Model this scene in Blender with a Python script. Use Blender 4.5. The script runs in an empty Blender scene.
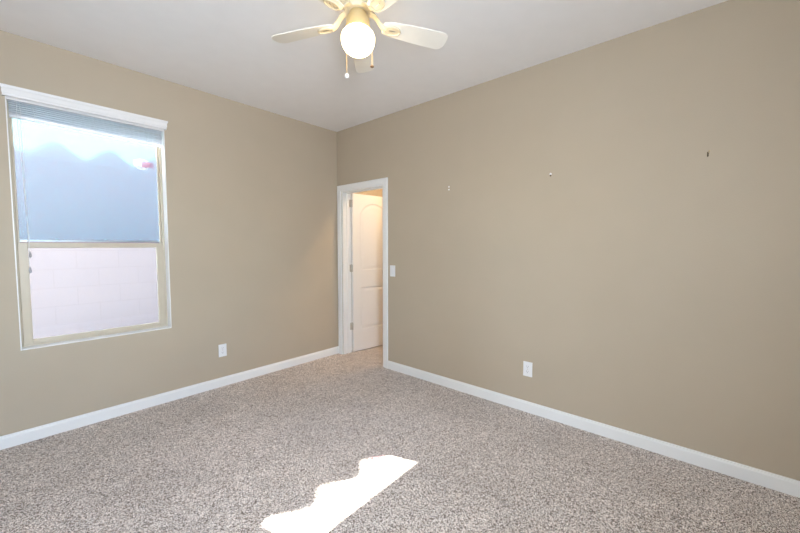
import bpy, bmesh, math, random
from mathutils import Vector, Matrix
random.seed(7)
SC = bpy.context.scene
COL = SC.collection
R = math.radians

# ------------------------------------------------------------------ camera
cam_d = bpy.data.cameras.new('camera'); cam = bpy.data.objects.new('camera', cam_d); COL.objects.link(cam)
cam_d.sensor_width = 36.0; cam_d.lens = 354.0 / 800.0 * 36.0
cam_d.clip_start = 0.02; cam_d.clip_end = 300
cam.location = (0, 0, 1.35)
cam.rotation_euler = (R(90 - 3.314), 0, R(41.4066 - 90))
SC.camera = cam
SC.view_settings.view_transform = 'Standard'; SC.view_settings.look = 'None'
SC.view_settings.gamma = 1.0; SC.view_settings.use_curve_mapping = False
SC.view_settings.exposure = 0.0
SC.cycles.diffuse_bounces = 8

# ------------------------------------------------------------------ light
SKY = 2.50            # strength of the sky
SUN = 52.0            # strength of the sun
BACK_FILL = 104.0    # added fill lamp in the added window behind the camera
GLOBE = 11.0           # ceiling fan globe
HALL = 105.0           # added unseen hall lamp

SUN_DIR = Vector((-0.730, 2.21, 2.176)).normalized()      # towards the sun
W = bpy.data.worlds.new('sky'); SC.world = W; W.use_nodes = True
nt = W.node_tree; nt.nodes.clear()
sk = nt.nodes.new('ShaderNodeTexSky'); sk.sky_type = 'NISHITA'; sk.sun_disc = False
sk.sun_elevation = math.asin(SUN_DIR.z); sk.sun_rotation = math.atan2(SUN_DIR.x, SUN_DIR.y)
sk.air_density = 1.0; sk.dust_density = 1.2; sk.ozone_density = 1.0
bg = nt.nodes.new('ShaderNodeBackground'); bg.inputs[1].default_value = SKY
wo = nt.nodes.new('ShaderNodeOutputWorld')
nt.links.new(sk.outputs[0], bg.inputs[0]); nt.links.new(bg.outputs[0], wo.inputs[0])
sd = bpy.data.lights.new('sun', 'SUN'); sd.energy = SUN; sd.angle = R(0.30); sd.color = (1, 0.97, 0.92)
so = bpy.data.objects.new('sun', sd); COL.objects.link(so)
so.rotation_euler = SUN_DIR.to_track_quat('Z', 'Y').to_euler(); so.location = (0, 12, 10)

def area(name, loc, target, sx, sy, energy, color, portal=False, spread=180):
    d = bpy.data.lights.new(name, 'AREA'); d.shape = 'RECTANGLE'; d.size = sx; d.size_y = sy
    d.energy = energy; d.color = color; d.spread = R(spread)
    if portal: d.cycles.is_portal = True
    o = bpy.data.objects.new(name, d); COL.objects.link(o); o.location = loc
    o.rotation_euler = (Vector(target) - Vector(loc)).to_track_quat('-Z', 'Y').to_euler()
    return o
area('sky_portal', (0.52, 3.70, 1.5), (0.52, 0, 1.5), 1.0, 1.8, 1, (1, 1, 1), True)
area('south_fill_light', (-0.23, -0.70, 1.55), (0.4, 3.5, 2.1), 0.70, 1.40, BACK_FILL, (0.71, 0.84, 1.0))  # added fill lamp that brightens the room from behind the camera

# ------------------------------------------------------------------ dimensions (metres)
LY, RX, CZ = 3.5, 2.80, 2.741           # window wall, door wall, ceiling
WX, SY = -0.65, -0.75                    # walls beside and behind the camera
TH = 0.16
HX, HY0, HY1 = 4.15, 1.6, 3.62           # hall beyond the door
TR = 0.125                               # door wall thickness

# ------------------------------------------------------------------ materials
def new_mat(name):
    m = bpy.data.materials.new(name); m.use_nodes = True
    nt = m.node_tree; b = nt.nodes['Principled BSDF']
    return m, nt, b
def mat(name, col, rough=0.5, metal=0.0, spec=0.5, var=0.0, vscale=8.0, bump=0.0, bscale=200.0, bdist=0.001):
    m, nt, b = new_mat(name)
    b.inputs['Roughness'].default_value = rough; b.inputs['Metallic'].default_value = metal
    b.inputs['Specular IOR Level'].default_value = spec
    tc = nt.nodes.new('ShaderNodeTexCoord')
    nz = nt.nodes.new('ShaderNodeTexNoise'); nz.inputs['Scale'].default_value = vscale; nz.inputs['Detail'].default_value = 3
    nt.links.new(tc.outputs['Object'], nz.inputs['Vector'])
    rp = nt.nodes.new('ShaderNodeValToRGB')
    rp.color_ramp.elements[0].position = 0.3; rp.color_ramp.elements[1].position = 0.7
    rp.color_ramp.elements[0].color = (*[c * (1 - var) for c in col], 1)
    rp.color_ramp.elements[1].color = (*[min(1, c * (1 + var)) for c in col], 1)
    nt.links.new(nz.outputs[0], rp.inputs[0]); nt.links.new(rp.outputs[0], b.inputs['Base Color'])
    if bump:
        n2 = nt.nodes.new('ShaderNodeTexNoise'); n2.inputs['Scale'].default_value = bscale; n2.inputs['Detail'].default_value = 2
        nt.links.new(tc.outputs['Object'], n2.inputs['Vector'])
        bp = nt.nodes.new('ShaderNodeBump'); bp.inputs['Strength'].default_value = bump; bp.inputs['Distance'].default_value = bdist
        nt.links.new(n2.outputs[0], bp.inputs['Height']); nt.links.new(bp.outputs[0], b.inputs['Normal'])
    return m
WALLC = (0.475, 0.402, 0.306)
M = {}
M['wall'] = mat('beige_wall_paint', WALLC, 0.55, var=0.015, vscale=3, bump=0.25, bscale=130, bdist=0.002, spec=0.35)
M['ceiling'] = mat('white_ceiling_paint', (0.86, 0.85, 0.85), 0.8, var=0.01, bump=0.2, bscale=110, bdist=0.002, spec=0.2)
M['trim'] = mat('white_trim_paint', (0.82, 0.82, 0.81), 0.35, var=0.01, vscale=4)
M['door'] = mat('white_door_paint', (0.80, 0.78, 0.75), 0.4, var=0.01, vscale=4)
M['vinyl'] = mat('tan_window_vinyl', (0.56, 0.49, 0.38), 0.4, var=0.02)
M['plastic'] = mat('white_plastic', (0.82, 0.82, 0.83), 0.3, var=0.01)
M['dark'] = mat('dark_slot', (0.03, 0.03, 0.03), 0.6)
M['nickel'] = mat('satin_nickel', (0.55, 0.51, 0.45), 0.35, metal=0.9, var=0.03, vscale=30)
M['blind'] = mat('white_blind_vinyl', (0.80, 0.79, 0.79), 0.4, var=0.015, vscale=10)
M['slat'] = mat('translucent_white_vinyl_slat', (0.86, 0.86, 0.87), 0.4, var=0.01)
def _tl(m):
    nt = m.node_tree; b = nt.nodes['Principled BSDF']; o = nt.nodes['Material Output']
    t = nt.nodes.new('ShaderNodeBsdfTranslucent'); t.inputs[0].default_value = (0.85, 0.86, 0.9, 1)
    x = nt.nodes.new('ShaderNodeMixShader'); x.inputs[0].default_value = 0.55
    nt.links.new(b.outputs[0], x.inputs[1]); nt.links.new(t.outputs[0], x.inputs[2]); nt.links.new(x.outputs[0], o.inputs[0])
_tl(M['slat'])
M['cord'] = mat('white_cord', (0.75, 0.75, 0.74), 0.8)
M['tassel'] = mat('grey_tassel', (0.35, 0.35, 0.37), 0.5)
M['fan'] = mat('cream_fan_enamel', (0.66, 0.58, 0.42), 0.35, var=0.01)
M['fitter'] = mat('cream_brass_fitter', (0.50, 0.38, 0.19), 0.4, var=0.02)
M['blade'] = mat('white_fan_blade', (0.80, 0.77, 0.70), 0.45, var=0.02, vscale=12)
M['brass'] = mat('brass_chain', (0.62, 0.48, 0.25), 0.35, metal=0.8)
M['wood'] = mat('wooden_pull', (0.22, 0.12, 0.06), 0.5, var=0.1, vscale=60)
M['stucco'] = mat('pale_stucco', (0.62, 0.56, 0.48), 0.9, var=0.04, bump=0.4, bscale=60, bdist=0.004)
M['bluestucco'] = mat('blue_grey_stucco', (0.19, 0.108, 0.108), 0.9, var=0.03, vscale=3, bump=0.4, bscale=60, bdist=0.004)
M['gravel'] = mat('tan_gravel', (0.55, 0.48, 0.40), 0.95, var=0.35, vscale=45, bump=0.6, bscale=50, bdist=0.02)
M['steel'] = mat('grey_steel', (0.4, 0.4, 0.42), 0.4, metal=0.8)
M['bronze'] = mat('dark_bronze', (0.12, 0.09, 0.05), 0.45, metal=0.6)
M['seal'] = mat('grey_weatherstrip', (0.20, 0.20, 0.21), 0.7)

def carpet_mat():
    m, nt, b = new_mat('speckled_carpet')
    tc = nt.nodes.new('ShaderNodeTexCoord')
    def noise(scale, detail, rough=0.6):
        n = nt.nodes.new('ShaderNodeTexNoise'); n.inputs['Scale'].default_value = scale
        n.inputs['Detail'].default_value = detail; n.inputs['Roughness'].default_value = rough
        nt.links.new(tc.outputs['Object'], n.inputs['Vector']); return n
    fine = noise(210, 2, 0.8); mid = noise(9, 3); big = noise(1.6, 2)
    rp = nt.nodes.new('ShaderNodeValToRGB'); cr = rp.color_ramp
    cr.elements[0].position = 0.34; cr.elements[0].color = (0.05, 0.030, 0.018, 1)
    cr.elements[1].position = 0.68; cr.elements[1].color = (1.0, 0.93, 0.88, 1)
    e = cr.elements.new(0.43); e.color = (0.40, 0.315, 0.26, 1)
    e = cr.elements.new(0.52); e.color = (0.70, 0.60, 0.535, 1)
    vo = nt.nodes.new('ShaderNodeTexVoronoi'); vo.inputs['Scale'].default_value = 270
    nt.links.new(tc.outputs['Object'], vo.inputs['Vector'])
    sp = nt.nodes.new('ShaderNodeSeparateColor'); nt.links.new(vo.outputs['Color'], sp.inputs[0])
    mi = nt.nodes.new('ShaderNodeMix'); mi.inputs[0].default_value = 0.46
    nt.links.new(fine.outputs[0], mi.inputs[2]); nt.links.new(sp.outputs[0], mi.inputs[3])
    nt.links.new(mi.outputs[0], rp.inputs[0])
    def mr(src, lo, hi):
        r = nt.nodes.new('ShaderNodeMapRange'); r.inputs[1].default_value = 0.3; r.inputs[2].default_value = 0.7
        r.inputs[3].default_value = lo; r.inputs[4].default_value = hi
        nt.links.new(src.outputs[0], r.inputs[0]); return r
    m1 = mr(mid, 0.93, 1.07); m2 = mr(big, 0.92, 1.08)
    mu = nt.nodes.new('ShaderNodeMath'); mu.operation = 'MULTIPLY'
    nt.links.new(m1.outputs[0], mu.inputs[0]); nt.links.new(m2.outputs[0], mu.inputs[1])
    vm = nt.nodes.new('ShaderNodeVectorMath'); vm.operation = 'SCALE'
    nt.links.new(rp.outputs[0], vm.inputs[0]); nt.links.new(mu.outputs[0], vm.inputs['Scale'])
    nt.links.new(vm.outputs[0], b.inputs['Base Color'])
    b.inputs['Roughness'].default_value = 0.95; b.inputs['Specular IOR Level'].default_value = 0.1
    b.inputs['Sheen Weight'].default_value = 0.15
    bp = nt.nodes.new('ShaderNodeBump'); bp.inputs['Strength'].default_value = 0.7; bp.inputs['Distance'].default_value = 0.006
    nt.links.new(fine.outputs[0], bp.inputs['Height']); nt.links.new(bp.outputs[0], b.inputs['Normal'])
    return m
M['carpet'] = carpet_mat()

def glass_mat():
    m = bpy.data.materials.new('window_glass'); m.use_nodes = True; nt = m.node_tree; nt.nodes.clear()
    out = nt.nodes.new('ShaderNodeOutputMaterial'); mx = nt.nodes.new('ShaderNodeMixShader')
    tr = nt.nodes.new('ShaderNodeBsdfTransparent'); tr.inputs[0].default_value = (0.95, 0.97, 0.97, 1)
    gl = nt.nodes.new('ShaderNodeBsdfGlossy'); gl.inputs['Roughness'].default_value = 0.02
    fr = nt.nodes.new('ShaderNodeFresnel'); fr.inputs[0].default_value = 1.3
    nt.links.new(fr.outputs[0], mx.inputs[0]); nt.links.new(tr.outputs[0], mx.inputs[1]); nt.links.new(gl.outputs[0], mx.inputs[2])
    nt.links.new(mx.outputs[0], out.inputs[0]); return m
M['glass'] = glass_mat()

def screen_mat():
    m = bpy.data.materials.new('insect_mesh'); m.use_nodes = True; nt = m.node_tree; nt.nodes.clear()
    out = nt.nodes.new('ShaderNodeOutputMaterial'); m1 = nt.nodes.new('ShaderNodeMixShader'); m1.inputs[0].default_value = 0.5
    m2 = nt.nodes.new('ShaderNodeMixShader'); m2.inputs[0].default_value = 0.13
    df = nt.nodes.new('ShaderNodeBsdfDiffuse'); tl = nt.nodes.new('ShaderNodeBsdfTranslucent'); tr = nt.nodes.new('ShaderNodeBsdfTransparent')
    tc = nt.nodes.new('ShaderNodeTexCoord'); mp = nt.nodes.new('ShaderNodeMapping'); mp.inputs['Scale'].default_value = (4, 1, 70)
    nz = nt.nodes.new('ShaderNodeTexNoise'); nz.inputs['Scale'].default_value = 2.0; nz.inputs['Detail'].default_value = 3
    rp = nt.nodes.new('ShaderNodeValToRGB')
    rp.color_ramp.elements[0].position = 0.25; rp.color_ramp.elements[1].position = 0.75
    rp.color_ramp.elements[0].color = (0.15, 0.57, 0.66, 1); rp.color_ramp.elements[1].color = (0.20, 0.69, 0.78, 1)
    nt.links.new(tc.outputs['Object'], mp.inputs[0]); nt.links.new(mp.outputs[0], nz.inputs['Vector']); nt.links.new(nz.outputs[0], rp.inputs[0])
    nt.links.new(rp.outputs[0], df.inputs[0]); nt.links.new(rp.outputs[0], tl.inputs[0])
    nt.links.new(df.outputs[0], m1.inputs[1]); nt.links.new(tl.outputs[0], m1.inputs[2])
    nt.links.new(tr.outputs[0], m2.inputs[1]); nt.links.new(m1.outputs[0], m2.inputs[2]); nt.links.new(m2.outputs[0], out.inputs[0])
    return m
M['screen'] = screen_mat()
M['sticker'] = mat('faded_pink_film', (0.85, 0.45, 0.48), 0.7, var=0.05, vscale=40)
def _film(m):
    nt = m.node_tree; b = nt.nodes['Principled BSDF']; o = nt.nodes['Material Output']
    t = nt.nodes.new('ShaderNodeBsdfTransparent'); t.inputs[0].default_value = (1.0, 0.78, 0.83, 1)
    x = nt.nodes.new('ShaderNodeMixShader'); x.inputs[0].default_value = 0.95
    nt.links.new(b.outputs[0], x.inputs[1]); nt.links.new(t.outputs[0], x.inputs[2]); nt.links.new(x.outputs[0], o.inputs[0])
_film(M['sticker'])

def block_mat():
    m, nt, b = new_mat('pale_concrete_block')
    tc = nt.nodes.new('ShaderNodeTexCoord'); sp = nt.nodes.new('ShaderNodeSeparateXYZ'); cb = nt.nodes.new('ShaderNodeCombineXYZ')
    nt.links.new(tc.outputs['Object'], sp.inputs[0]); nt.links.new(sp.outputs[0], cb.inputs[0]); nt.links.new(sp.outputs[2], cb.inputs[1])
    br = nt.nodes.new('ShaderNodeTexBrick'); br.offset = 0.5
    br.inputs['Scale'].default_value = 1.0; br.inputs['Brick Width'].default_value = 0.4; br.inputs['Row Height'].default_value = 0.2143
    br.inputs['Mortar Size'].default_value = 0.006; br.inputs['Mortar Smooth'].default_value = 0.2
    br.inputs['Color1'].default_value = (0.31, 0.262, 0.250, 1); br.inputs['Color2'].default_value = (0.305, 0.26, 0.250, 1)
    br.inputs['Mortar'].default_value = (0.292, 0.245, 0.235, 1)
    nt.links.new(cb.outputs[0], br.inputs['Vector']); nt.links.new(br.outputs[0], b.inputs['Base Color'])
    b.inputs['Roughness'].default_value = 0.9
    bp = nt.nodes.new('ShaderNodeBump'); bp.inputs['Strength'].default_value = 0.2; bp.inputs['Distance'].default_value = 0.004; bp.invert = True
    nt.links.new(br.outputs['Fac'], bp.inputs['Height']); nt.links.new(bp.outputs[0], b.inputs['Normal'])
    return m
M['block'] = block_mat()

def tile_mat():
    m, nt, b = new_mat('red_clay_tile')
    tc = nt.nodes.new('ShaderNodeTexCoord'); nz = nt.nodes.new('ShaderNodeTexNoise'); nz.inputs['Scale'].default_value = 5
    rp = nt.nodes.new('ShaderNodeValToRGB'); rp.color_ramp.elements[0].color = (0.42, 0.16, 0.11, 1); rp.color_ramp.elements[1].color = (0.58, 0.28, 0.20, 1)
    nt.links.new(tc.outputs['Object'], nz.inputs['Vector']); nt.links.new(nz.outputs[0], rp.inputs[0]); nt.links.new(rp.outputs[0], b.inputs['Base Color'])
    b.inputs['Roughness'].default_value = 0.85
    return m
M['tile'] = tile_mat()

def emit_mat(name, col, strength):
    m = bpy.data.materials.new(name); m.use_nodes = True; nt = m.node_tree; nt.nodes.clear()
    out = nt.nodes.new('ShaderNodeOutputMaterial'); e = nt.nodes.new('ShaderNodeEmission')
    e.inputs[0].default_value = (*col, 1); e.inputs[1].default_value = strength
    nt.links.new(e.outputs[0], out.inputs[0]); return m
M['globe'] = emit_mat('lit_frosted_globe', (1.0, 0.76, 0.43), GLOBE)
M['hall_glow'] = emit_mat('added_hall_diffuser', (1.0, 0.74, 0.46), HALL)

# ------------------------------------------------------------------ mesh helpers
class MB:
    def __init__(s): s.bm = bmesh.new()
    def box(s, a, b, bev=0.0, mx=None):
        a, b = Vector(a), Vector(b); c = (a + b) / 2; d = b - a
        m = Matrix.Translation(c) @ Matrix.Diagonal((abs(d.x), abs(d.y), abs(d.z), 1))
        r = bmesh.ops.create_cube(s.bm, size=1, matrix=m)
        vs = r['verts']
        if bev:
            es = list({e for v in vs for e in v.link_edges})
            q = bmesh.ops.bevel(s.bm, geom=es, offset=bev, segments=2, affect='EDGES', profile=0.6)
            vs = list({v for f in q['faces'] for v in f.verts} | {v for v in vs if v.is_valid})
        if mx is not None: bmesh.ops.transform(s.bm, matrix=mx, verts=[v for v in vs if v.is_valid])
        return vs
    def lathe(s, prof, c=(0, 0, 0), n=40, mx=None):
        rings = []
        c = Vector(c); new = []
        for (r, z) in prof:
            if r < 1e-5:
                v = s.bm.verts.new(c + Vector((0, 0, z))); rings.append([v]); new.append(v)
            else:
                rg = [s.bm.verts.new(c + Vector((r * math.cos(2 * math.pi * i / n), r * math.sin(2 * math.pi * i / n), z))) for i in range(n)]
                rings.append(rg); new += rg
        for p, q in zip(rings, rings[1:]):
            if len(p) == 1 and len(q) == 1: continue
            for i in range(n):
                j = (i + 1) % n
                if len(p) == 1: s.bm.faces.new((p[0], q[i], q[j]))
                elif len(q) == 1: s.bm.faces.new((p[i], p[j], q[0]))
                else: s.bm.faces.new((p[i], p[j], q[j], q[i]))
        for rg, flip in ((rings[0], True), (rings[-1], False)):
            if len(rg) > 1: s.bm.faces.new(rg[::-1] if flip else rg)
        if mx is not None: bmesh.ops.transform(s.bm, matrix=mx, verts=new)
        return new
    def tube(s, pts, r, n=8):
        pts = [Vector(p) for p in pts]; rings = []
        for i, p in enumerate(pts):
            t = (pts[min(i + 1, len(pts) - 1)] - pts[max(i - 1, 0)]).normalized()
            a = t.cross(Vector((0, 1, 0)) if abs(t.y) < 0.9 else Vector((1, 0, 0))).normalized(); b = t.cross(a)
            rr = r[i] if isinstance(r, (list, tuple)) else r
            rings.append([s.bm.verts.new(p + a * rr * math.cos(2 * math.pi * k / n) + b * rr * math.sin(2 * math.pi * k / n)) for k in range(n)])
        for p, q in zip(rings, rings[1:]):
            for i in range(n): s.bm.faces.new((p[i], p[(i + 1) % n], q[(i + 1) % n], q[i]))
        s.bm.faces.new(rings[0][::-1]); s.bm.faces.new(rings[-1])
    def slab(s, outline, z0, z1, mx=None, holes=None):
        """closed 2D outline extruded in z"""
        lo = [s.bm.verts.new((x, y, z0)) for x, y in outline]; hi = [s.bm.verts.new((x, y, z1)) for x, y in outline]
        n = len(lo)
        s.bm.faces.new(lo[::-1]); s.bm.faces.new(hi)
        for i in range(n): s.bm.faces.new((lo[i], lo[(i + 1) % n], hi[(i + 1) % n], hi[i]))
        if mx is not None: bmesh.ops.transform(s.bm, matrix=mx, verts=lo + hi)
    def sphere(s, c, r, sc=(1, 1, 1), seg=16):
        bmesh.ops.create_uvsphere(s.bm, u_segments=seg, v_segments=seg // 2, radius=r,
                                  matrix=Matrix.Translation(c) @ Matrix.Diagonal((*sc, 1)))
    def build(s, name, m, parent=None, loc=None, smooth=False):
        bmesh.ops.recalc_face_normals(s.bm, faces=s.bm.faces)
        me = bpy.data.meshes.new(name); s.bm.to_mesh(me); s.bm.free()
        if smooth:
            for p in me.polygons: p.use_smooth = True
            try: me.set_sharp_from_angle(angle=R(35))
            except Exception: pass
        me.materials.append(m)
        o = bpy.data.objects.new(name, me); COL.objects.link(o)
        if parent: o.parent = parent
        if loc: o.location = loc
        return o

def tag(o, label=None, cat=None, group=None, kind=None):
    if label: o['label'] = label
    if cat: o['category'] = cat
    if group: o['group'] = group
    if kind: o['kind'] = kind
    return o
def structure(o, label, cat): return tag(o, label, cat, None, 'structure')
def empty(name, loc=(0, 0, 0), rz=0.0):
    o = bpy.data.objects.new(name, None); o.empty_display_size = 0.1; COL.objects.link(o)
    o.location = loc; o.rotation_euler = (0, 0, rz); return o

# ------------------------------------------------------------------ room shell
b = MB(); b.box((WX - TH, SY - TH, -0.1), (HX + TH, LY, 0))
structure(b.build('floor', M['carpet']), 'beige and brown speckled carpet covering the whole bedroom floor', 'floor')
b = MB(); b.box((WX - TH, SY - TH, CZ), (HX + TH, LY + TH, CZ + 0.2))
structure(b.build('ceiling', M['ceiling']), 'smooth white ceiling above the bedroom', 'ceiling')

wx0, wx1, wz0, wz1 = 0.072, 0.968, 0.640, 2.362         # window recess
b = MB()
b.box((WX - TH, LY, -0.1), (wx0, LY + TH, CZ)); b.box((wx1, LY, -0.1), (HX + TH, LY + TH, CZ))
b.box((wx0, LY, -0.1), (wx1, LY + TH, wz0)); b.box((wx0, LY, wz1), (wx1, LY + TH, CZ))
bmesh.ops.remove_doubles(b.bm, verts=b.bm.verts, dist=1e-5)
structure(b.build('wall_left', M['wall']), 'beige painted wall on the left holding the window', 'wall')

dy0, dy1, dz = 2.705, 3.415, 2.022                      # door opening
b = MB()
b.box((RX, SY - TH, 0), (RX + TR, dy0, CZ)); b.box((RX, dy1, 0), (RX + TR, LY, CZ)); b.box((RX, dy0, dz), (RX + TR, dy1, CZ))
structure(b.build('wall_right', M['wall']), 'long beige painted wall on the right with doorway in its far end', 'wall')
b = MB(); b.box((WX - TH, SY - TH, 0), (-0.60, SY, CZ)); b.box((0.14, SY - TH, 0), (RX, SY, CZ))
b.box((-0.60, SY - TH, 0), (0.14, SY, 0.8)); b.box((-0.60, SY - TH, 2.3), (0.14, SY, CZ))
structure(b.build('wall_back', M['wall']), 'beige wall behind the camera', 'wall')
b = MB(); b.box((WX - TH, SY, 0), (WX, LY, CZ))
structure(b.build('wall_west', M['wall']), 'beige wall beside the camera', 'wall')
b = MB(); b.box((HX, SY, 0), (HX + TH, LY, CZ)); b.box((RX + TR, HY0 - 0.1, 0), (HX, HY0, CZ))
structure(b.build('wall_hall', M['wall']), 'hall wall beyond the open bedroom door', 'wall')

# baseboards: moulded profile swept along a straight run
def baseboard(name, p0, p1, nrm, label):
    p0, p1, nrm = Vector(p0), Vector(p1), Vector(nrm)
    prof = [(0, 0), (0.014, 0), (0.014, 0.066), (0.0125, 0.073), (0.008, 0.078), (0.0065, 0.085), (0, 0.087)]
    b = MB(); A = [b.bm.verts.new(p0 + nrm * d + Vector((0, 0, z))) for d, z in prof]; B = [b.bm.verts.new(p1 + nrm * d + Vector((0, 0, z))) for d, z in prof]
    n = len(prof); b.bm.faces.new(A); b.bm.faces.new(B[::-1])
    for i in range(n): b.bm.faces.new((A[i], A[(i + 1) % n], B[(i + 1) % n], B[i]))
    return structure(b.build(name, M['trim']), label, 'baseboard')
baseboard('baseboard_left', (WX, LY, 0), (RX - 0.0005, LY, 0), (0, -1, 0), 'white baseboard along the window wall')
baseboard('baseboard_right', (RX, SY, 0), (RX, dy0 - 0.066, 0), (-1, 0, 0), 'white baseboard along the long right wall')
baseboard('baseboard_hall', (HX, HY0, 0), (HX, LY, 0), (-1, 0, 0), 'white baseboard of the hall')
baseboard('baseboard_back', (WX, SY, 0), (RX, SY, 0), (0, 1, 0), 'white baseboard behind the camera')

# ------------------------------------------------------------------ doorway trim
CW = 0.066
def casing_profile(b, path, inward):
    """path: 3 segments around the opening on plane x = RX, mitred"""
    prof = [(0.0, 0.0), (0.0, 0.011), (0.010, 0.015), (0.030, 0.0155), (0.048, 0.017), (0.060, 0.017), (CW, 0.013), (CW, 0.0)]
    y0, y1, z = path
    rings = []
    for (cy, cz, sy, sz) in ((y0, 0.0, -1, 0), (y0, z, -1, 1), (y1, z, 1, 1), (y1, 0.0, 1, 0)):
        rings.append([b.bm.verts.new((inward[0] + inward[1] * t, cy + sy * d, cz + sz * d)) for d, t in prof])
    n = len(prof)
    for A, B in zip(rings, rings[1:]):
        for i in range(n): b.bm.faces.new((A[i], A[(i + 1) % n], B[(i + 1) % n], B[i]))
    b.bm.faces.new(rings[0]); b.bm.faces.new(rings[-1][::-1])
b = MB(); casing_profile(b, (dy0 + 0.004, dy1 - 0.004 + 0.012, dz - 0.004), (RX, -1))
structure(b.build('trim_1', M['trim']), 'white moulded casing around the open doorway', 'door casing')
b = MB(); casing_profile(b, (dy0 + 0.004, dy1 + 0.008, dz - 0.004), (RX + TR, 1))
structure(b.build('trim_2', M['trim']), 'white casing on the hall side of the doorway', 'door casing')
b = MB(); jt = 0.018
b.box((RX - 0.001, dy0, 0), (RX + TR + 0.001, dy0 + jt, dz)); b.box((RX - 0.001, dy1 - jt, 0), (RX + TR + 0.001, dy1, dz))
b.box((RX - 0.001, dy0 + jt, dz - jt), (RX + TR + 0.001, dy1 - jt, dz))
sx = RX + TR - 0.036 - 0.034                              # stops
b.box((sx, dy0 + jt, 0), (sx + 0.034, dy0 + jt + 0.011, dz - jt), 0.002); b.box((sx, dy1 - jt - 0.011, 0), (sx + 0.034, dy1 - jt, dz - jt), 0.002)
b.box((sx, dy0 + jt, dz - jt - 0.011), (sx + 0.034, dy1 - jt, dz - jt), 0.002)
structure(b.build('trim_3', M['trim']), 'white door jamb lining the doorway', 'door jamb')

# ------------------------------------------------------------------ door, swung into the hall
DW, DH, DT = 0.668, 1.988, 0.035
def panel_depth(u, v):
    """groove depth of the moulded panels; u across from hinge, v up"""
    def prof(d):      # d: distance inside the panel outline
        if d <= 0: return 0.0
        if d < 0.012: return 0.0075 * math.sin(d / 0.012 * math.pi / 2)
        if d < 0.022: return 0.0075
        if d < 0.050: return 0.0075 - 0.0055 * (d - 0.022) / 0.028
        return 0.002
    x0, x1 = 0.118, DW - 0.118
    def rect(z0, z1): return min(u - x0, x1 - u, v - z0, z1 - v)
    d1 = rect(0.268, 0.812)
    # arched upper panel: shoulders at 1.70, crown at 1.84
    h = (x1 - x0) / 2; rise = 0.125; rad = (h * h + rise * rise) / (2 * rise); cz = 1.880 - rad
    arc = rad - math.hypot(u - (x0 + x1) / 2, v - cz) if v > cz else 9.0
    d2 = min(u - x0, x1 - u, v - 1.030, arc)
    return prof(max(d1, d2))
door = empty('door_1', (RX + TR + 0.002, dy1 - jt - 0.003, 0.012), R(-6.5))
structure(door, 'white two panel arch top door swung open into the hall', 'door')
b = MB(); nu, nv = 112, 330
grid = {}
for side in (0, 1):
    for i in range(nu + 1):
        for j in range(nv + 1):
            u, v = DW * i / nu, DH * j / nv; dep = panel_depth(u, v)
            y = -DT + dep if side == 0 else -dep
            grid[side, i, j] = b.bm.verts.new((u, y, v))
for side in (0, 1):
    for i in range(nu):
        for j in range(nv):
            q = [grid[side, i, j], grid[side, i + 1, j], grid[side, i + 1, j + 1], grid[side, i, j + 1]]
            b.bm.faces.new(q if side == 0 else q[::-1])
for j in range(nv):
    b.bm.faces.new((grid[0, 0, j], grid[0, 0, j + 1], grid[1, 0, j + 1], grid[1, 0, j])); b.bm.faces.new((grid[0, nu, j], grid[1, nu, j], grid[1, nu, j + 1], grid[0, nu, j + 1]))
for i in range(nu):
    b.bm.faces.new((grid[0, i, 0], grid[1, i, 0], grid[1, i + 1, 0], grid[0, i + 1, 0])); b.bm.faces.new((grid[0, i, nv], grid[0, i + 1, nv], grid[1, i + 1, nv], grid[1, i, nv]))
b.build('door_panel', M['door'], door, smooth=True)
for hz in (0.325, 1.06, 1.865):
    h = MB()
    h.box((-0.030, -0.0095, hz - 0.045), (-0.002, -0.0065, hz + 0.045), 0.0008)     # leaf on the jamb
    h.box((-0.0022, -0.034, hz - 0.045), (0.0, -0.004, hz + 0.045), 0.0008)         # leaf on the door edge
    h.lathe([(0.0, -0.052), (0.004, -0.050), (0.0065, -0.045), (0.0065, 0.045), (0.004, 0.050), (0, 0.052)], (-0.002, -0.006, hz), 16)
    tag(h.build('hinge', M['nickel'], door, smooth=True), 'satin nickel hinge')
k = MB()
for s in (-1, 1):
    mx = Matrix.Translation((DW - 0.06, -DT / 2, 0.92)) @ Matrix.Rotation(R(90) * s, 4, 'X')
    k.lathe([(0.0, 0.017), (0.032, 0.018), (0.030, 0.026), (0.012, 0.030), (0.011, 0.050), (0.022, 0.058), (0.027, 0.070), (0.022, 0.080), (0, 0.084)], (0, 0, 0), 24, mx)
tag(k.build('door_knob', M['nickel'], door, smooth=True), 'satin nickel door knob')

# ------------------------------------------------------------------ window
win = empty('window_1', (0.52, LY + 0.1, wz0)); structure(win, 'single hung window with tan vinyl frame', 'window')
def rect_frame(b, x0, x1, z0, z1, wl, wr, wb, wt, y0, y1, bev=0.003):
    b.box((x0, y0, z0), (x0 + wl, y1, z1), bev); b.box((x1 - wr, y0, z0), (x1, y1, z1), bev)
    b.box((x0 + wl, y0, z0), (x1 - wr, y1, z0 + wb), bev); b.box((x0 + wl, y0, z1 - wt), (x1 - wr, y1, z1), bev)
def wpart(b, name, m, parent=win):
    o = b.build(name, m, parent); o.matrix_parent_inverse = Matrix.Translation(-Vector((0.52, LY + 0.1, wz0))) if parent is win else Matrix(); return o
ZM = 1.338                                               # top of lower glass
b = MB(); rect_frame(b, wx0, wx1, wz0, wz1, 0.018, 0.018, 0.018, 0.03, LY + 0.082, LY + 0.147)
wpart(b, 'window_frame', M['vinyl'])
b = MB(); rect_frame(b, wx0 + 0.018, wx1 - 0.018, wz0 + 0.018, ZM + 0.036, 0.048, 0.048, 0.030, 0.036, LY + 0.088, LY + 0.113)
b.box((0.48, LY + 0.083, ZM + 0.010), (0.56, LY + 0.088, ZM + 0.022), 0.001)
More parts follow.
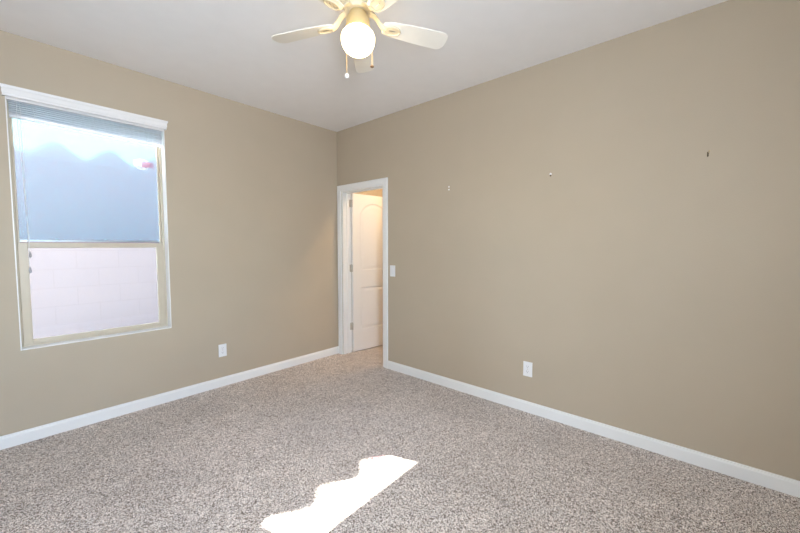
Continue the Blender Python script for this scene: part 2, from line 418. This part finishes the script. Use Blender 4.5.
ls = wpart(b, 'lower_sash', M['vinyl'])
b = MB(); b.box((wx0 + 0.06, LY + 0.099, wz0 + 0.04), (wx1 - 0.06, LY + 0.102, ZM + 0.01))
o = b.build('lower_pane', M['glass'], ls)
b = MB(); rect_frame(b, wx0 + 0.018, wx1 - 0.018, ZM - 0.002, wz1 - 0.03, 0.012, 0.012, 0.034, 0.03, LY + 0.116, LY + 0.138)
us = wpart(b, 'upper_sash', M['vinyl'])
b = MB(); b.box((wx0 + 0.026, LY + 0.126, ZM + 0.02), (wx1 - 0.026, LY + 0.129, wz1 - 0.04))
b.build('upper_pane', M['glass'], us)

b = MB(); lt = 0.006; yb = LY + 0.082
b.box((wx0, LY - 0.0025, wz0), (wx0 + lt, yb, wz1)); b.box((wx1 - lt, LY - 0.0025, wz0), (wx1, yb, wz1)); b.box((wx0 + lt, LY - 0.0025, wz0), (wx1 - lt, yb, wz0 + lt)); b.box((wx0 + lt, LY - 0.0025, wz1 - lt), (wx1 - lt, yb, wz1))  # white front lip paints in the glow along the lit recess edge
structure(b.build('trim_4', M['trim']), 'white painted return lining the window recess, with a lip for its lit edge', 'window return')

# insect screen outside the upper pane, a window part
b = MB(); cx0, cx1, cz0, CYL = 0.092, 0.948, ZM + 0.052, LY + 0.147
b.box((cx0, CYL, cz0), (cx1, CYL + 0.0008, wz1 - 0.02))
scr = wpart(b, 'insect_screen', M['screen']); tag(scr, 'fine mesh insect screen')
b = MB(); rect_frame(b, cx0 - 0.006, cx1 + 0.006, cz0 - 0.010, wz1 - 0.012, 0.008, 0.008, 0.014, 0.010, CYL - 0.004, CYL + 0.006, 0.001)
tag(b.build('screen_frame', M['steel'], scr), 'thin grey metal screen frame')
for x in (0.29, 0.57, 0.80):
    b = MB(); b.box((x - 0.006, CYL - 0.010, cz0 + 0.004), (x + 0.006, CYL - 0.004, cz0 + 0.018), 0.001); tag(b.build('screen_clip', M['seal'], scr), 'dark small clip')
b = MB(); b.box((0.828, LY + 0.1252, 2.012), (0.912, LY + 0.1258, 2.060)); tag(wpart(b, 'sticker', M['sticker']), 'faded pink see-through sticker')

b = MB(); rect_frame(b, -0.60, 0.14, 0.8, 2.3, 0.04, 0.04, 0.04, 0.04, SY - 0.12, SY - 0.06); b.box((-0.56, SY - 0.12, 1.53), (0.10, SY - 0.06, 1.57), 0.003)  # unseen window added as the source of the fill lamp
w3 = structure(b.build('added_window', M['vinyl']), 'tall unseen window added behind the camera for the fill light', 'window')
b = MB(); b.box((-0.57, SY - 0.092, 0.83), (0.11, SY - 0.088, 2.27)); b.build('pane', M['glass'], w3)

# ------------------------------------------------------------------ raised blind
bl = empty('window_blind', (0.52, LY, 2.33))
tag(bl, 'white slatted blind raised to the top of the window', 'blind')
def bpart(b, name, m, parent=bl, smooth=False):
    o = b.build(name, m, parent, smooth=smooth)
    if parent is bl: o.matrix_parent_inverse = Matrix.Translation(-Vector((0.52, LY, 2.33)))
    return o
b = MB()      # valance: moulded front with returns
vx0, vx1, vy, vz0, vz1 = 0.060, 0.978, LY - 0.030, 2.325, 2.392
prof = [(0, vz0), (0, vz0 + 0.012), (-0.003, vz0 + 0.020), (-0.003, vz1 - 0.022), (-0.008, vz1 - 0.014), (-0.010, vz1), (0.010, vz1), (0.010, vz0)]
A = [b.bm.verts.new((vx0 - (0.0 if d > 0 else -d), vy + d, z)) for d, z in prof]; B = [b.bm.verts.new((vx1 + (0.0 if d > 0 else -d), vy + d, z)) for d, z in prof]
n = len(prof); b.bm.faces.new(A); b.bm.faces.new(B[::-1])
for i in range(n): b.bm.faces.new((A[i], A[(i + 1) % n], B[(i + 1) % n], B[i]))
b.box((vx0, vy + 0.010, vz0), (vx0 + 0.009, LY - 0.0005, vz1)); b.box((vx1 - 0.009, vy + 0.010, vz0), (vx1, LY - 0.0005, vz1))
bpart(b, 'valance', M['blind'])
b = MB(); b.box((wx0 + 0.006, LY + 0.004, 2.312), (wx1 - 0.006, LY + 0.058, wz1 - 0.002), 0.002); bpart(b, 'headrail', M['blind'])
NS = 7; z0s, z1s = 2.206, 2.304
def lift(x, z): return 0.022 * (1 - (x - wx0) / (wx1 - wx0)) * (2.304 - z) / 0.12
for k in range(NS):
    b = MB(); zc = z0s + (z1s - z0s) * k / (NS - 1); nn = 24
    amp = random.uniform(0.0, 0.0014); ph = random.uniform(0, 6); tilt = random.uniform(-0.05, 0.05) + (0.04 if k > 9 else 0)
    yo = random.uniform(-0.002, 0.004)
    ring = []
    for i in range(nn + 1):
        x = wx0 + 0.014 + (wx1 - wx0 - 0.028) * i / nn; z = zc + lift(x, zc) + amp * math.sin(x * 9 + ph)
        y0, y1 = LY + 0.006 + yo, LY + 0.054 + yo; dzt = 0.024 * tilt
        ym = (y0 + y1) / 2
        ring.append([b.bm.verts.new(p) for p in ((x, y0, z - dzt), (x, ym, z + 0.0012), (x, y1, z + dzt), (x, y1, z + dzt + 0.0034), (x, ym, z + 0.0046), (x, y0, z - dzt + 0.0034))])
    for P, Q in zip(ring, ring[1:]):
        for i in range(6): b.bm.faces.new((P[i], P[(i + 1) % 6], Q[(i + 1) % 6], Q[i]))
    b.bm.faces.new(ring[0][::-1]); b.bm.faces.new(ring[-1])
    bpart(b, 'slat', M['slat'])
b = MB(); vs = b.box((wx0 + 0.014, LY + 0.006, 2.184), (wx1 - 0.014, LY + 0.054, 2.201), 0.003)
for v in b.bm.verts: v.co.z += lift(v.co.x, 2.19)
bpart(b, 'bottom_rail', M['slat'])
for x in (0.20, 0.52, 0.84):
    b = MB(); 
    for y in (LY + 0.0035, LY + 0.0565): b.tube([(x, y, 2.186), (x + 0.004, y, 2.24), (x - 0.003, y, 2.28), (x, y, 2.314)], 0.0009, 6)
    bpart(b, 'ladder_cord', M['cord'])
for (xt, zt, x2) in ((0.1445, 1.29, 0.1205), (0.139, 1.185, 0.1365)):
    b = MB(); y = LY + 0.030
    b.tube([(x2, LY + 0.002, 2.315), (x2, LY - 0.002, 2.2), ((x2 + xt) / 2, LY + 0.001, 1.8), (xt, LY + 0.002, zt + 0.02)], 0.0012, 6)
    c = bpart(b, 'lift_cord', M['cord'])
    b = MB(); b.lathe([(0.0, 0.022), (0.003, 0.021), (0.0065, 0.004), (0.0075, -0.012), (0.006, -0.018), (0, -0.019)], (xt, LY + 0.002, zt), 14)
    tag(b.build('tassel', M['tassel'], c, smooth=True), 'grey cord tassel')

# ------------------------------------------------------------------ outlets, switch, wall hardware
def device(name, label, cat, loc, rz, kind):
    """local: x across the wall, y out of the wall (towards -y), z up"""
    e = empty(name, loc, rz); tag(e, label, cat)
    b = MB(); hw, hh = 0.037, 0.060
    vs = b.box((-hw, -0.006, -hh), (hw, 0.0, hh), 0.003)
    b.build('cover_plate', M['plastic'], e, smooth=False)
    if kind == 'outlet':
        for z in (-0.0205, 0.0205):
            b = MB(); pts = []
            for i in range(28):
                a = 2 * math.pi * i / 28; x, zz = 0.0172 * math.cos(a), 0.0172 * math.sin(a); pts.append((x, max(-0.0135, min(0.0135, zz))))
            mx = Matrix.Translation((0, 0, z)) @ Matrix.Rotation(R(90), 4, 'X')
            b.slab(pts, 0.004, 0.0078, mx)
            f = b.build('socket', M['plastic'], e)
            b = MB(); b.box((-0.0075, -0.0083, z + 0.000), (-0.0052, -0.0074, z + 0.008)); b.box((0.0052, -0.0083, z + 0.001), (0.0075, -0.0074, z + 0.0075))
            b.lathe([(0.0024, 0.0074), (0.0024, 0.0083), (0, 0.0083)], (0, 0, 0), 12, Matrix.Translation((0, 0, z - 0.0075)) @ Matrix.Rotation(R(90), 4, 'X'))
            tag(b.build('slots', M['dark'], f), 'dark plug slots')
        b = MB(); b.lathe([(0.0032, 0.005), (0.003, 0.0072), (0, 0.0076)], (0, 0, 0), 14, Matrix.Rotation(R(90), 4, 'X')); tag(b.build('screw', M['nickel'], e), 'small metal screw')
    else:
        b = MB(); b.box((-0.0168, -0.0068, -0.0335), (0.0168, -0.004, 0.0335), 0.001); rk = b.build('rocker_frame', M['plastic'], e)
        b = MB(); b.box((-0.015, -0.0095, -0.0315), (0.015, -0.005, 0.0315), 0.001, Matrix.Rotation(R(3), 4, 'X')); b.build('rocker', M['plastic'], e)
        for z in (-0.048, 0.048):
            b = MB(); b.lathe([(0.003, 0.005), (0.0028, 0.0068), (0, 0.0072)], (0, 0, 0), 14, Matrix.Translation((0, 0, z)) @ Matrix.Rotation(R(90), 4, 'X')); b.build('screw', M['plastic'], e)
    return e
device('power_outlet', 'white power outlet low on the window wall', 'outlet', (1.386, LY, 0.348), 0, 'outlet')
device('power_outlet', 'white power outlet low on the long right wall', 'outlet', (RX, 1.086, 0.354), R(-90), 'outlet')
device('light_switch', 'white rocker light switch beside the doorway', 'light switch', (RX, 2.572, 1.082), R(-90), 'switch')

def wall_bit(name, label, cat, y, z):
    e = empty(name, (RX, y, z), R(-90)); return tag(e, label, cat)
RX90 = Matrix.Rotation(R(90), 4, 'X')
a = wall_bit('wall_anchor', 'pair of small white wall plugs nearest the doorway', 'wall plug', 1.861, 1.889)
for z in (0.010, -0.016):
    b = MB(); b.lathe([(0.007, 0.0), (0.007, 0.0025), (0.004, 0.004), (0.0022, 0.002), (0, 0.002)], (0, 0, 0), 16, Matrix.Translation((0, 0, z)) @ RX90); b.build('plug', M['plastic'], a, smooth=True)
a = wall_bit('picture_nail', 'white wall plug with dark screw in middle of right wall', 'wall plug', 0.941, 1.888)
b = MB(); b.lathe([(0.008, 0.0), (0.008, 0.003), (0.005, 0.0045), (0, 0.0045)], (0, 0, 0.008), 16, RX90 if False else Matrix.Translation((0, 0, 0.006)) @ RX90); b.build('plug', M['plastic'], a, smooth=True)
b = MB(); b.lathe([(0.004, 0.0), (0.004, 0.010), (0.006, 0.011), (0.005, 0.014), (0, 0.0145)], (0, 0, 0), 12, Matrix.Translation((0, 0, -0.006)) @ RX90); tag(b.build('screw', M['bronze'], a, smooth=True), 'dark screw')
a = wall_bit('picture_hook', 'dark bronze picture hook on the right wall, farthest from doorway', 'picture hook', 0.042, 1.893)
b = MB(); b.box((-0.004, -0.0012, -0.014), (0.004, 0, 0.012), 0.0005)
b.tube([(0.0, -0.001, -0.013), (0, -0.007, -0.016), (0, -0.011, -0.011), (0, -0.012, -0.003)], 0.0022, 8); b.build('hook', M['bronze'], a)
b = MB(); b.tube([(0.002, -0.0, 0.006), (0.007, -0.012, 0.016)], 0.0014, 8); b.sphere((0.007, -0.012, 0.016), 0.003); b.build('nail', M['brass'], a)

# ------------------------------------------------------------------ ceiling fan
FX, FY, ZB, FR = 1.322, 1.465, 2.542, 0.520
fan = empty('ceiling_fan', (FX, FY, CZ)); tag(fan, 'white five blade ceiling fan with lit round globe', 'ceiling fan')
def zz(z): return z - CZ
b = MB(); b.lathe([(0.0, 0.0), (0.088, 0.0), (0.090, -0.018), (0.100, -0.035), (0.108, -0.060), (0.108, -0.085), (0.100, -0.105), (0.082, -0.120), (0.075, -0.128), (0.0, -0.128)], (0, 0, 0), 48)
for k in range(30):
    b.box((0.079, -0.0035, -0.0035), (0.107, 0.0035, 0.0035), 0.001, Matrix.Rotation(2 * math.pi * k / 30, 4, 'Z') @ Matrix.Translation((0.004, 0, -0.112)) @ Matrix.Rotation(R(-32), 4, 'Y') @ Matrix.Translation((-0.004, 0, 0)))
mh = b.build('motor_housing', M['fan'], fan, smooth=True)
b = MB(); b.lathe([(0.070, -0.126), (0.072, -0.146), (0.066, -0.152), (0.0, -0.152)], (0, 0, 0), 40); tag(b.build('flywheel_ring', M['fan'], fan, smooth=True), 'cream hub ring')
b = MB(); b.lathe([(0.0, -0.150), (0.045, -0.150), (0.048, -0.165), (0.056, -0.174), (0.062, -0.190), (0.064, -0.232), (0.061, -0.238), (0.0, -0.238)], (0, 0, 0), 40); b.build('light_fitter', M['fitter'], fan, smooth=True)
zg = zz(2.456)
g = MB(); prof = [(0.050, zz(2.506)), (0.060, zz(2.504))]
for i in range(1, 15):
    t = math.pi * (0.22 + 0.78 * i / 14); prof.append((0.090 * max(0.0, math.sin(t)) ** 0.75 if i < 14 else 0.0, zg + (0.056 if t < math.pi / 2 else 0.084) * math.cos(t)))
g.lathe(prof, (0, 0, 0), 48); tag(g.build('globe', M['globe'], fan, smooth=True), 'glowing white glass globe')
zb = zz(ZB)
def blade_outline():
    pts = []; L0, L1 = 0.140, FR; n = 10
    pts += [(L0, -0.036), (L0 + 0.05, -0.050), (L0 + 0.18, -0.060), (L1 - 0.05, -0.064)]
    for i in range(n + 1):
        a = -math.pi / 2 + math.pi * i / n; pts.append((L1 - 0.045 + 0.045 * math.cos(a), 0.0 + 0.064 * math.copysign(abs(math.sin(a)) ** 0.8, math.sin(a))))
    pts += [(L1 - 0.05, 0.064), (L0 + 0.18, 0.060), (L0 + 0.05, 0.050), (L0, 0.036)]
    out = []
    for p in pts:
        if not out or math.hypot(p[0] - out[-1][0], p[1] - out[-1][1]) > 0.002: out.append(p)
    return out
PITCH = Matrix.Translation((0, 0, zb)) @ Matrix.Rotation(R(1.5), 4, 'Y') @ Matrix.Rotation(R(-12), 4, 'X')
bm_ = MB(); bm_.slab(blade_outline(), 0.0, 0.006, PITCH)
def iron_builder():
    b = MB(); n = 14
    # arm: strip going out and down from the hub
    path = [(0.060, zz(2.600)), (0.085, zz(2.598)), (0.102, zz(2.585)), (0.118, zz(2.563)), (0.135, zz(2.545)), (0.155, zb - 0.003)]
    for w0, sgn in ((0.0, 1),):
        rows = []
        for k, (r, z) in enumerate(path):
            w = 0.016 + 0.006 * abs(k - 2.5) / 2.5; th = 0.008
            rows.append([b.bm.verts.new(p) for p in ((r, -w, z - th), (r, -w * 0.4, z - th - 0.004), (r, w * 0.4, z - th - 0.004), (r, w, z - th), (r, w, z), (r, -w, z))])
        for P, Q in zip(rows, rows[1:]):
            for i in range(6): b.bm.faces.new((P[i], P[(i + 1) % 6], Q[(i + 1) % 6], Q[i]))
        b.bm.faces.new(rows[0][::-1]); b.bm.faces.new(rows[-1])
    # oval plate under the blade with raised rim and slot
    pl = [(0.190 + 0.050 * math.cos(2 * math.pi * i / 36), 0.031 * math.sin(2 * math.pi * i / 36)) for i in range(36)]
    b.slab(pl, -0.006, 0.0, PITCH)
    ring = []
    for i in range(36):
        a = 2 * math.pi * i / 36; ring.append(PITCH @ Vector((0.190 + 0.046 * math.cos(a), 0.027 * math.sin(a), -0.007)))
    ring.append(ring[0]); b.tube(ring, 0.0045, 8)
    return b
blade_col = None
iron_proto = blade_proto = screw_proto = None
for k in range(5):
    rz = R(42.6 + 72 * k)
    if k == 0:
        blade_proto = bm_.build('blade', M['blade'], fan, smooth=True); blade_proto.rotation_euler = (0, 0, rz)
        bv = blade_proto.modifiers.new('edge', 'BEVEL'); bv.width = 0.002; bv.segments = 2
        iron_proto = iron_builder().build('blade_iron', M['fan'], fan, smooth=True); iron_proto.rotation_euler = (0, 0, rz)
        s = MB(); s.box((0.173, -0.0035, -0.0085), (0.207, 0.0035, -0.0058), 0.001, PITCH); screw_proto = s.build('slot', M['nickel'], iron_proto); tag(screw_proto, 'small metal screw slot')
    else:
        o = blade_proto.copy(); COL.objects.link(o); o.parent = fan; o.rotation_euler = (0, 0, rz)
        o = iron_proto.copy(); COL.objects.link(o); o.parent = fan; o.rotation_euler = (0, 0, rz)
        q = screw_proto.copy(); COL.objects.link(q); q.parent = o
# pull chains: offsets across the view direction
vr = Vector((math.sin(R(41.4)), -math.cos(R(41.4)), 0)); vf = Vector((math.cos(R(41.4)), math.sin(R(41.4)), 0))
def chain(off, zend, m, ballr, sc, lab, col):
    p = vr * off[0] + vf * off[1]; b = MB(); z = zz(2.535); zs = [z]
    while z > zend: z -= 0.006; zs.append(z)
    b.tube([(p.x * 0.82, p.y * 0.82, zz(2.536)), (p.x, p.y, zz(2.530)), (p.x, p.y, zend)], 0.0012, 6)
    for q in zs[1:]: b.sphere((p.x, p.y, q), 0.0018, seg=6)
    c = b.build('pull_chain', M['brass'], fan)
    b = MB(); b.sphere((p.x, p.y, zend - ballr), ballr, sc); tag(b.build('pull_knob', m, c, smooth=True), lab)
chain((-0.074, 0.085), zz(2.315), M['plastic'], 0.0125, (1, 1, 1.05), 'white ball knob', None)
chain((0.068, 0.085), zz(2.362), M['wood'], 0.0085, (1.3, 1.3, 0.7), 'brown wooden knob', None)

# ------------------------------------------------------------------ hall ceiling lamp (added and unseen, gives the hall light a source)
hl = empty('added_hall_light', (3.45, 2.55, CZ)); tag(hl, 'round flush ceiling lamp, unseen, added to light the hall beyond the door', 'ceiling light')
b = MB(); b.lathe([(0.0, 0.0), (0.17, 0.0), (0.17, -0.02), (0.15, -0.03), (0.0, -0.03)], (0, 0, 0), 40); b.build('base', M['nickel'], hl, smooth=True)
b = MB(); b.lathe([(0.145, -0.029), (0.135, -0.055), (0.10, -0.080), (0.05, -0.092), (0.0, -0.095)], (0, 0, 0), 40); b.build('diffuser', M['hall_glow'], hl, smooth=True)

# ------------------------------------------------------------------ outside
GZ = -0.15
b = MB(); b.box((-25, LY + TH, GZ - 0.2), (30, 40, GZ)); structure(b.build('ground', M['gravel']), 'tan gravel yard outside the window', 'ground')
b = MB(); b.box((-25, -25, GZ - 0.2), (WX - TH, LY + TH, GZ)); structure(b.build('ground_side', M['gravel']), 'gravel yard beside the house', 'ground')
FYY, FTOP = 5.67, 1.352
b = MB(); b.box((-9.6, 0, GZ - 0.05), (11.6, 0.2, FTOP - 0.02)); b.box((-9.6, -0.008, FTOP - 0.02), (11.6, 0.208, FTOP), 0.006)
fw = b.build('garden_wall', M['block'], loc=(0.607, FYY, 0.007)); structure(fw, 'pale concrete block yard wall seen through the lower pane', 'garden wall')
# neighbouring two storey house: its tiled eave shades all but the top of the window
NY = 6.75                                                # eave edge
SL = 2.176 / 2.21; SXY = -0.730 / 2.21
ZE = 2.056 + SL * (NY - 3.647); XS = SXY * (NY - 3.647)  # where the sun grazes the eave tiles
nh = empty('neighbour_house', (0, NY + 0.45, GZ)); tag(nh, 'two storey neighbouring house in blue shade behind the yard wall', 'house')
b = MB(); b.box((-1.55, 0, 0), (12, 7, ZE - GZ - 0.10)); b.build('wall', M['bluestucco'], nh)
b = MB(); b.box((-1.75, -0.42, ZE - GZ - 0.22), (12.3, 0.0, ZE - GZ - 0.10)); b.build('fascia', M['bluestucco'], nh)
b = MB(); PERIOD = 0.316; x0 = XS + 0.312 - PERIOD * 3; n = 42 * 12; rows = []
for (dy, dz) in ((-0.45, 0.0), (3.3, 1.2), (7.5, -0.1)):
    up, dn = [], []
    for i in range(n + 1):
        x = x0 + PERIOD * i / 12; c = 0.5 + 0.5 * math.cos(2 * math.pi * i / 12)
        w = -0.040 + 0.095 * c ** 0.9
        up.append(b.bm.verts.new((x, dy, ZE - GZ + dz + w))); dn.append(b.bm.verts.new((x, dy, ZE - GZ + dz - 0.10)))
    rows.append((up, dn))
for (u0, d0), (u1, d1) in zip(rows, rows[1:]):
    for i in range(n):
        b.bm.faces.new((u0[i], u0[i + 1], u1[i + 1], u1[i])); b.bm.faces.new((d0[i], d1[i], d1[i + 1], d0[i + 1]))
    b.bm.faces.new((u0[0], u1[0], d1[0], d0[0])); b.bm.faces.new((u0[-1], d0[-1], d1[-1], u1[-1]))
for (u, d) in (rows[0], rows[-1]):
    for i in range(n): b.bm.faces.new((u[i], d[i], d[i + 1], u[i + 1]))
b.build('roof', M['tile'], nh)
